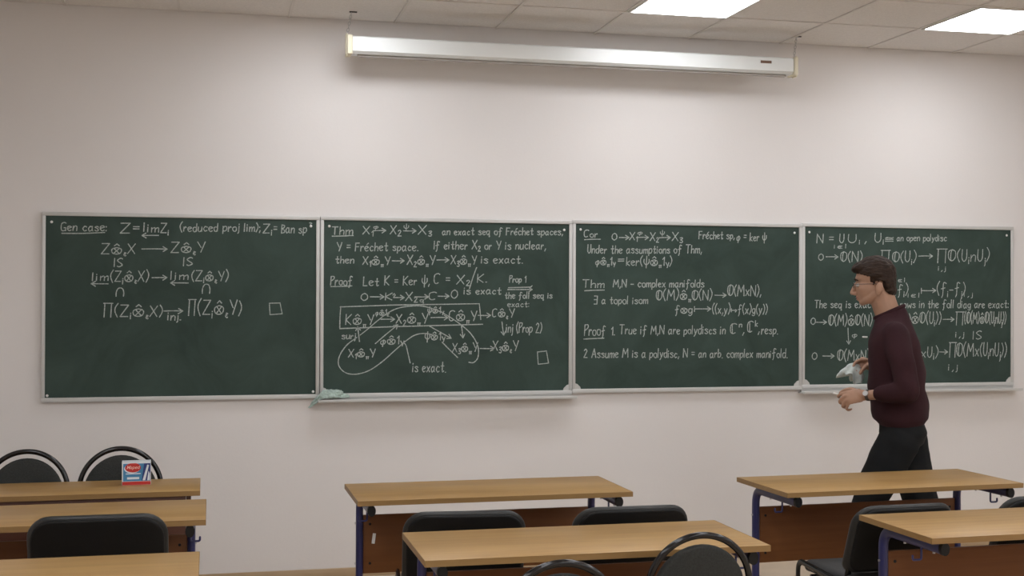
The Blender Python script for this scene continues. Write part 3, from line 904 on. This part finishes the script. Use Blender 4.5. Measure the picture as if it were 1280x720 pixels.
patch('text_strip', [(-0.046, 0.049), (0.018, 0.049), (0.018, 0.053), (-0.046, 0.053)], M['box_white_print'], ct, 0.0004)
patch('text_strip', [(-0.04, 0.026), (0.012, 0.026), (0.012, 0.036), (-0.04, 0.036)], M['box_white_print'], ct, 0.0004)
patch('chalk_picture', [(0.026, 0.02), (0.038, 0.02), (0.054, 0.088), (0.046, 0.09)], M['box_white_print'], ct, 0.0004)
patch('chalk_picture', [(0.046, 0.02), (0.058, 0.02), (0.058, 0.05), (0.052, 0.062)], M['box_white_print'], ct, 0.0004)
fc = bpy.data.curves.new('lettering', 'FONT'); fc.body = 'Maped'; fc.size = 0.021; fc.shear = 0.25; fc.align_x = 'CENTER'; fc.align_y = 'CENTER'; fc.extrude = 0.0001; fc.offset = 0.0002
fo = bpy.data.objects.new('lettering_source', fc); COL.objects.link(fo)
fm = bpy.data.meshes.new_from_object(fo.evaluated_get(bpy.context.evaluated_depsgraph_get())); bpy.data.objects.remove(fo)
fm.materials.clear(); fm.materials.append(M['box_text'])
lo = bpy.data.objects.new('logo_lettering', fm); COL.objects.link(lo); lo.parent = ct; lo.location = (-0.015, yf - 0.0007, 0.079); lo.rotation_euler = (PI / 2, 0, 0)

# ------------------------------------------------------------------ rags
def rag(name, label, cat, loc, size, seed, m, rz=0, droop=None):
    bm = bmesh.new(); bmesh.ops.create_icosphere(bm, subdivisions=5, radius=1.0)
    for v in bm.verts:
        p = v.co.copy(); q = p * 1.7 + Vector((seed, seed * 2.3, 0))
        n1 = noise.noise(q); n2 = abs(noise.noise(q * 2.1 + Vector((4, 1, 7)))); n3 = noise.noise(q * 5.2)
        k = 1 + 0.30 * n1 - 0.42 * n2 + 0.07 * n3 + 0.10
        c = Vector((p.x * k * size[0], p.y * k * size[1], p.z * k * size[2]))
        v.co = droop(c, p) if droop else c
    o = obj(name, bm, m, angle=70); o.location = loc; o.rotation_euler = (0, 0, rz)
    return tag(o, label, cat)
def tray_droop(c, p):
    z = max(c.z, -0.010)
    if c.x < -0.035: z -= (-(c.x + 0.035)) * 0.75
    return Vector((c.x, c.y, z))
rag('chalk_rag', 'crumpled pale green chalk rag lying on the left end of a chalk tray', 'rag', (0.655, WALL - 0.055, 1.032), (0.098, 0.030, 0.036), 3.1, M['rag_chalky'], 0, tray_droop)

# ------------------------------------------------------------------ the walking man (local: x forward, y his left, z up)
MAN = Vector((3.479, 5.95, 0)); MAN_RZ = math.radians(149.5)
man = thing('person', 'person in maroon sweater and black trousers walking left past the chalkboards, holding a rag', 'person', MAN, MAN_RZ)
def limb(bm, pts, radii, up=None, seg=18, n=5):
    P = catmull(pts, n); k = len(pts)
    def ip(vals):
        out = []
        for i in range(k - 1):
            for j in range(n): out.append(vals[i] + (vals[i + 1] - vals[i]) * j / n)
        out.append(vals[-1]); return out
    if k < 3: P = [Vector(pts[0]).lerp(Vector(pts[1]), j / n) for j in range(n + 1)]
    RA = ip([r[0] if isinstance(r, tuple) else r for r in radii]); RB = ip([r[1] if isinstance(r, tuple) else r for r in radii])
    return sweep(bm, P, RA, RB, seg=seg, up=up, round_ends=True)

bm = bmesh.new()
# head
RY = lambda d: Matrix.Rotation(math.radians(d), 3, 'Y')
ellipsoid(bm, (0.112, 0, 1.712), (0.098, 0.074, 0.090))                # skull
ellipsoid(bm, (0.142, 0, 1.650), (0.068, 0.064, 0.085))                # face
ellipsoid(bm, (0.180, 0, 1.700), (0.034, 0.050, 0.026))                # brow
limb(bm, [(0.122, 0.038, 1.618), (0.148, 0.034, 1.592), (0.176, 0.010, 1.575)], [0.026, 0.024, 0.018])   # jaw, left
limb(bm, [(0.122, -0.038, 1.618), (0.148, -0.034, 1.592), (0.176, -0.010, 1.575)], [0.026, 0.024, 0.018])
ellipsoid(bm, (0.176, 0, 1.572), (0.018, 0.020, 0.016))                # chin
ellipsoid(bm, (0.152, 0, 1.607), (0.050, 0.046, 0.040))                # muzzle
for s in (1, -1):
    ellipsoid(bm, (0.160, s * 0.034, 1.645), (0.036, 0.027, 0.026))    # cheekbone
limb(bm, [(0.206, 0, 1.676), (0.220, 0, 1.650), (0.229, 0, 1.624)], [0.0085, 0.0105, 0.0125], n=4)        # nose
for s in (1, -1): ellipsoid(bm, (0.217, s * 0.010, 1.618), (0.011, 0.008, 0.009))
ellipsoid(bm, (0.200, 0, 1.602), (0.010, 0.022, 0.007)); ellipsoid(bm, (0.197, 0, 1.589), (0.010, 0.019, 0.007))   # lips
for s in (1, -1):                                                       # ears
    ellipsoid(bm, (0.091, s * 0.083, 1.648), (0.021, 0.0105, 0.033), Matrix.Rotation(s * math.radians(-24), 3, 'Z') @ RY(-10))
    ellipsoid(bm, (0.096, s * 0.079, 1.620), (0.012, 0.009, 0.012))
limb(bm, [(0.028, 0, 1.46), (0.060, 0, 1.545), (0.090, 0, 1.635)], [(0.068, 0.062), (0.064, 0.058), (0.064, 0.060)], up=(1, 0, 0))   # neck
# trunk and limbs, slimmer than the clothes over them
limb(bm, [(-0.02, 0, 0.90), (-0.01, 0, 1.08), (0.01, 0, 1.28), (0.02, 0, 1.42), (0.02, 0, 1.47)], [(0.09, 0.14), (0.09, 0.14), (0.10, 0.16), (0.08, 0.13), (0.055, 0.07)], up=(1, 0, 0), seg=24)
limb(bm, [(0.01, 0.15, 1.41), (-0.02, 0.215, 1.28), (-0.045, 0.255, 1.13)], [0.048, 0.042, 0.034]); limb(bm, [(-0.045, 0.255, 1.13), (0.155, 0.175, 1.100)], [0.034, 0.0245])
limb(bm, [(0.01, -0.15, 1.41), (-0.02, -0.215, 1.28), (-0.02, -0.25, 1.14)], [0.048, 0.042, 0.034]); limb(bm, [(-0.02, -0.25, 1.14), (0.120, -0.175, 1.228)], [0.034, 0.0245])
limb(bm, [(-0.02, 0.09, 0.92), (0.145, 0.09, 0.52), (0.235, 0.085, 0.09)], [0.075, 0.052, 0.036])
limb(bm, [(-0.03, -0.09, 0.92), (-0.115, -0.09, 0.50), (-0.345, -0.09, 0.16)], [0.075, 0.052, 0.036])
# left hand: loosely curled, thumb on top
limb(bm, [(0.150, 0.175, 1.101), (0.185, 0.168, 1.100)], [(0.019, 0.026), (0.020, 0.030)], up=(0, 1, 0))
limb(bm, [(0.180, 0.170, 1.100), (0.243, 0.172, 1.087)], [(0.015, 0.036), (0.014, 0.038)], up=(0, 1, 0.25))
for mcp, pip, dip, tip, r in (
        ((0.250, 0.166, 1.112), (0.284, 0.150, 1.098), (0.293, 0.132, 1.088), (0.290, 0.116, 1.083), 0.0088),
        ((0.256, 0.174, 1.094), (0.284, 0.160, 1.066), (0.277, 0.139, 1.053), (0.262, 0.126, 1.055), 0.0090),
        ((0.250, 0.178, 1.075), (0.270, 0.166, 1.044), (0.259, 0.146, 1.034), (0.244, 0.134, 1.039), 0.0086),
        ((0.238, 0.178, 1.058), (0.250, 0.168, 1.030), (0.239, 0.152, 1.021), (0.226, 0.142, 1.026), 0.0076)):
    limb(bm, [(0.215, mcp[1], (mcp[2] - 1.09) * 0.75 + 1.09), mcp, pip, dip, tip], [r * 1.1, r * 1.12, r, r * 0.93, r * 0.8], seg=12, n=4)
limb(bm, [(0.190, 0.152, 1.112), (0.226, 0.138, 1.127), (0.262, 0.128, 1.120), (0.284, 0.124, 1.106)], [0.014, 0.0115, 0.0098, 0.0085], seg=12, n=4)
# right hand: gripping the rag from above
HX, HZ = -0.034, -0.020
def rh(*p): return (p[0] + HX, p[1], p[2] + HZ)
limb(bm, [rh(0.148, -0.176, 1.244), rh(0.178, -0.166, 1.262)], [(0.019, 0.025), (0.019, 0.029)], up=(0, 1, 0))
limb(bm, [rh(0.172, -0.168, 1.259), rh(0.222, -0.158, 1.270)], [(0.014, 0.034), (0.013, 0.037)], up=(0, 0.85, 0.5))
for y0, dz, r in ((-0.128, 0.016, 0.0088), (-0.148, 0.010, 0.009), (-0.168, 0.0, 0.0086), (-0.186, -0.010, 0.0076)):
    z = 1.270 + dz
    limb(bm, [rh(0.195, y0 * 0.6 - 0.063, z), rh(0.226, y0, z), rh(0.254, y0 + 0.004, z - 0.018), rh(0.258, y0 + 0.008, z - 0.044), rh(0.244, y0 + 0.010, z - 0.060)], [r * 1.1, r * 1.1, r, r * 0.92, r * 0.8], seg=12, n=4)
limb(bm, [rh(0.182, -0.142, 1.262), rh(0.204, -0.118, 1.245), rh(0.222, -0.116, 1.222), rh(0.232, -0.122, 1.203)], [0.0135, 0.0115, 0.0098, 0.0085], seg=12, n=4)
body = voxel_union('body', bm, M['skin'], man, 0.004, smooth_it=5)
for s in (1, -1):
    bm = bmesh.new(); ellipsoid(bm, (0.199, s * 0.031, 1.664), (0.0115, 0.012, 0.0105), u=14, v=10); e = obj('eye', bm, M['eye_white'], man)
    bm = bmesh.new(); ellipsoid(bm, (0.2065, s * 0.0315, 1.664), (0.005, 0.0052, 0.0052), u=12, v=8); obj('iris', bm, M['metal_dark'], e)
    bm = bmesh.new(); limb(bm, [(0.214, s * 0.014, 1.690), (0.214, s * 0.032, 1.695), (0.200, s * 0.050, 1.689)], [0.004, 0.0048, 0.003], seg=8, n=3); obj('eyebrow', bm, M['hair'], man)
bm = bmesh.new(); ellipsoid(bm, (0.2035, 0, 1.600), (0.0085, 0.020, 0.0045), u=14, v=8); ellipsoid(bm, (0.2005, 0, 1.590), (0.0085, 0.017, 0.005), u=14, v=8); obj('lips', bm, M['lips'], man)
# hair: full on top, swept forward, short at nape
bm = bmesh.new()
ellipsoid(bm, (0.112, 0, 1.728), (0.106, 0.085, 0.093)); ellipsoid(bm, (0.178, 0, 1.757), (0.050, 0.066, 0.036), RY(12)); ellipsoid(bm, (0.208, 0.006, 1.752), (0.028, 0.052, 0.022), RY(20))
ellipsoid(bm, (0.070, 0, 1.685), (0.064, 0.080, 0.082)); ellipsoid(bm, (0.050, 0, 1.640), (0.046, 0.062, 0.048))
hair = voxel_union('hair', bm, M['hair'], man, 0.005, smooth_it=4)
def hairline(f):
    T = [(-0.1, 1.612), (0.03, 1.612), (0.058, 1.630), (0.068, 1.682), (0.110, 1.684), (0.116, 1.655), (0.134, 1.655), (0.142, 1.706), (0.20, 1.728), (0.3, 1.735)]
    for (a, za), (b2, zb) in zip(T, T[1:]):
        if f <= b2: return za + (zb - za) * (f - a) / (b2 - a)
    return T[-1][1]
cen = Vector((0.110, 0, 1.69))
for v in hair.data.vertices:
    n1 = noise.noise(Vector((v.co.x * 26, v.co.y * 60, v.co.z * 40))) * 0.0045 + noise.noise(v.co * 90) * 0.002
    v.co += (v.co - cen).normalized() * n1
    if v.co.z < hairline(v.co.x) + 0.004 * noise.noise(v.co * 70):
        d = v.co - cen; v.co = cen + Vector((d.x * 0.62, d.y * 0.62, d.z * 0.62))
# glasses
g = bpy.data.objects.new('glasses', None)
bm = bmesh.new()
for s in (1, -1):
    sweep(bm, [(0.224 - 0.10 * abs(0.033 + 0.023 * math.cos(a)) , s * (0.033 + 0.023 * math.cos(a)), 1.661 + 0.016 * math.sin(a)) for a in [2 * PI * k / 24 for k in range(24)]], 0.0013, seg=6, closed=True)
    sweep(bm, bend([(0.219, s * 0.056, 1.668), (0.212, s * 0.073, 1.669), (0.105, s * 0.079, 1.671), (0.080, s * 0.080, 1.655)], 0.01, 4), 0.0017, seg=6)
sweep(bm, catmull([(0.223, 0.011, 1.664), (0.2255, 0, 1.667), (0.223, -0.011, 1.664)], 4), 0.0013, seg=6)
gl = obj('glasses', bm, M['metal_dark'], man)
# sweater
def torso(bm, rows, seg=36, p=2.5, tilt={}):
    rings = []
    for z, c, a, b2 in rows:
        rings.append([bm.verts.new((c + math.copysign(abs(math.cos(t)) ** (2 / p), math.cos(t)) * a, math.copysign(abs(math.sin(t)) ** (2 / p), math.sin(t)) * b2, z - tilt.get(z, 0) * math.cos(t))) for t in [2 * PI * k / seg for k in range(seg)]])
    join(bm, rings)
bm = bmesh.new()
torso(bm, [(0.935, -0.022, 0.112, 0.165), (0.958, -0.018, 0.120, 0.170), (0.972, -0.014, 0.140, 0.180), (1.02, -0.008, 0.147, 0.183), (1.09, -0.001, 0.148, 0.183), (1.19, 0.004, 0.143, 0.186), (1.29, 0.012, 0.138, 0.193),
           (1.36, 0.020, 0.131, 0.196), (1.42, 0.022, 0.114, 0.178), (1.465, 0.026, 0.096, 0.130), (1.495, 0.034, 0.086, 0.092), (1.515, 0.040, 0.078, 0.074), (1.526, 0.042, 0.074, 0.069)], tilt={1.465: 0.006, 1.495: 0.018, 1.515: 0.03, 1.526: 0.034})
for s, el, wr in ((1, (-0.050, 0.262, 1.125), (0.082, 0.212, 1.112)), (-1, (-0.025, -0.258, 1.14), (0.105, -0.200, 1.215))):
    limb(bm, [(0.012, s * 0.145, 1.41), (-0.022, s * 0.218, 1.28), el], [0.070, 0.064, 0.057]); limb(bm, [el, Vector(el).lerp(Vector(wr), 0.6), wr], [0.054, 0.052, 0.043])
sweater = voxel_union('sweater', bm, M['sweater'], man, 0.009, smooth_it=14)
for v in sweater.data.vertices:
    q = Vector((v.co.x * 6, v.co.y * 6, v.co.z * 11)); amp = 0.007 + 0.006 * max(0, 1 - abs(v.co.z - 1.08) / 0.2)
    v.co += Vector((noise.noise(q), noise.noise(q + Vector((9, 2, 4))), 0)) * amp
bm = bmesh.new(); sweep(bm, [(0.042 + 0.074 * math.cos(t), 0.066 * math.sin(t), 1.526 - 0.034 * math.cos(t)) for t in [2 * PI * k / 32 for k in range(32)]], 0.010, 0.007, seg=10, closed=True, up=(0, 0, 1)); obj('collar_rib', bm, M['sweater'], man)
bm = bmesh.new(); box(bm, 0.151, 0.178, -0.004, 0.004, 1.389, 1.397, bev=0.002); obj('white_clip', bm, M['white'], man)
# trousers
bm = bmesh.new()
torso(bm, [(0.84, -0.022, 0.105, 0.150), (0.90, -0.024, 0.122, 0.172), (0.96, -0.022, 0.112, 0.162), (1.00, -0.022, 0.104, 0.155)])
limb(bm, [(-0.005, 0.088, 0.86), (0.073, 0.090, 0.70), (0.138, 0.090, 0.55), (0.19, 0.088, 0.35), (0.235, 0.086, 0.10)], [0.108, 0.100, 0.083, 0.072, 0.062])
limb(bm, [(-0.04, -0.088, 0.86), (-0.072, -0.090, 0.70), (-0.115, -0.090, 0.545), (-0.21, -0.090, 0.35), (-0.335, -0.09, 0.17)], [0.108, 0.102, 0.090, 0.074, 0.062])
tr = voxel_union('trousers', bm, M['trousers'], man, 0.008, smooth_it=4)
for v in tr.data.vertices:
    q = Vector((v.co.x * 7, v.co.y * 7, v.co.z * 13)); v.co += Vector((noise.noise(q), noise.noise(q + Vector((3, 5, 1))), 0)) * 0.007
# shoes
def shoe(M4):
    bm = bmesh.new(); rings = []
    for x, w, h in ((-0.088, 0.018, 0.05), (-0.075, 0.034, 0.085), (-0.03, 0.038, 0.10), (0.02, 0.040, 0.088), (0.08, 0.046, 0.062), (0.14, 0.047, 0.048), (0.18, 0.036, 0.038), (0.198, 0.014, 0.026)):
        rings.append([bm.verts.new(M4 @ Vector((x, w * math.copysign(abs(math.cos(t)) ** 0.75, math.cos(t)), max(0.0, h * 0.5 + h * 0.5 * math.sin(t) * 1.05)))) for t in [2 * PI * k / 18 for k in range(18)]])
    join(bm, rings); obj('shoe', bm, M['shoe'], man)
shoe(Matrix.Translation((0.255, 0.085, 0.0)))
shoe(Matrix.Translation((-0.235, -0.09, 0.012)) @ Matrix.Rotation(math.radians(38), 4, 'Y') @ Matrix.Translation((-0.12, 0, 0)))
# wristwatch on the left wrist
ax = (Vector((0.155, 0.175, 1.100)) - Vector((-0.045, 0.255, 1.125))).normalized(); c = Vector((0.143, 0.1805, 1.102))
u1 = ax.cross(Vector((0, 0, 1))).normalized(); u2 = ax.cross(u1)
bm = bmesh.new(); sweep(bm, [c + u1 * 0.0285 * math.cos(t) + u2 * 0.0275 * math.sin(t) for t in [2 * PI * k / 28 for k in range(28)]], 0.002, 0.009, seg=8, closed=True, up=u1); ws = obj('wristwatch', bm, M['strap'], man)
bm = bmesh.new(); sweep(bm, [c - u1 * 0.027 - u2 * 0.010, c - u1 * 0.034 - u2 * 0.0125], 0.014, seg=16); obj('watch_case', bm, M['steel'], ws)

def from_man(p): return Matrix.Translation(MAN) @ Matrix.Rotation(MAN_RZ, 4, 'Z') @ Vector(p)
bm = bmesh.new(); a, b2 = Vector((0.276, 0.118, 1.094)), Vector((0.318, 0.124, 1.104)); sweep(bm, [a, b2], 0.0048, seg=12)
ck = obj('chalk_stick', bm, M['chalk_stick']); ck.matrix_world = Matrix.Translation(MAN) @ Matrix.Rotation(MAN_RZ, 4, 'Z')
tag(ck, 'short stick of white chalk between the fingers of the walking man', 'chalk')
bm = bmesh.new(); rings = []; NR, NS = 16, 60
d = Vector((0.36, 0, -0.93)).normalized(); pn = Vector((0.93, 0, 0.36)).normalized(); ln = Vector((0, 1, 0))
for i in range(NR + 1):
    t = i / NR
    c = Vector((0.205, -0.142, 1.262)) + d * (0.018 + 0.080 * t)
    A = 0.014 + 0.050 * math.sin(t * 1.45) ** 0.75; B = 0.012 + 0.040 * math.sin(t * 1.45)
    ring = []
    for k in range(NS):
        q = 2 * PI * k / NS
        f = 1 + 0.09 * t * math.sin(5 * q + 0.7) + 0.05 * t * math.sin(9 * q + 2.1 + 2 * t) + 0.16 * noise.noise(Vector((math.cos(q) * 2, math.sin(q) * 2, t * 3)))
        edge = d * (0.020 * t * t * math.sin(3 * q + 1.0) + 0.012 * t * math.sin(7 * q))
        ring.append(bm.verts.new(c + pn * A * f * math.cos(q) + ln * B * f * math.sin(q) + edge))
    rings.append(ring)
for kk in (0.7, 0.4, 0.15):     # folded-in lower edge
    cc = sum((v.co for v in rings[NR]), Vector()) / NS
    rings.append([bm.verts.new(cc + (v.co - cc) * kk - d * 0.012 * (1 - kk)) for v in rings[NR]])
join(bm, rings)
rg = obj('cleaning_rag', bm, M['rag'], angle=60); rg.matrix_world = Matrix.Translation(MAN) @ Matrix.Rotation(MAN_RZ, 4, 'Z')
tag(rg, 'crumpled pale grey cloth held in the raised hand of the walking man', 'rag')
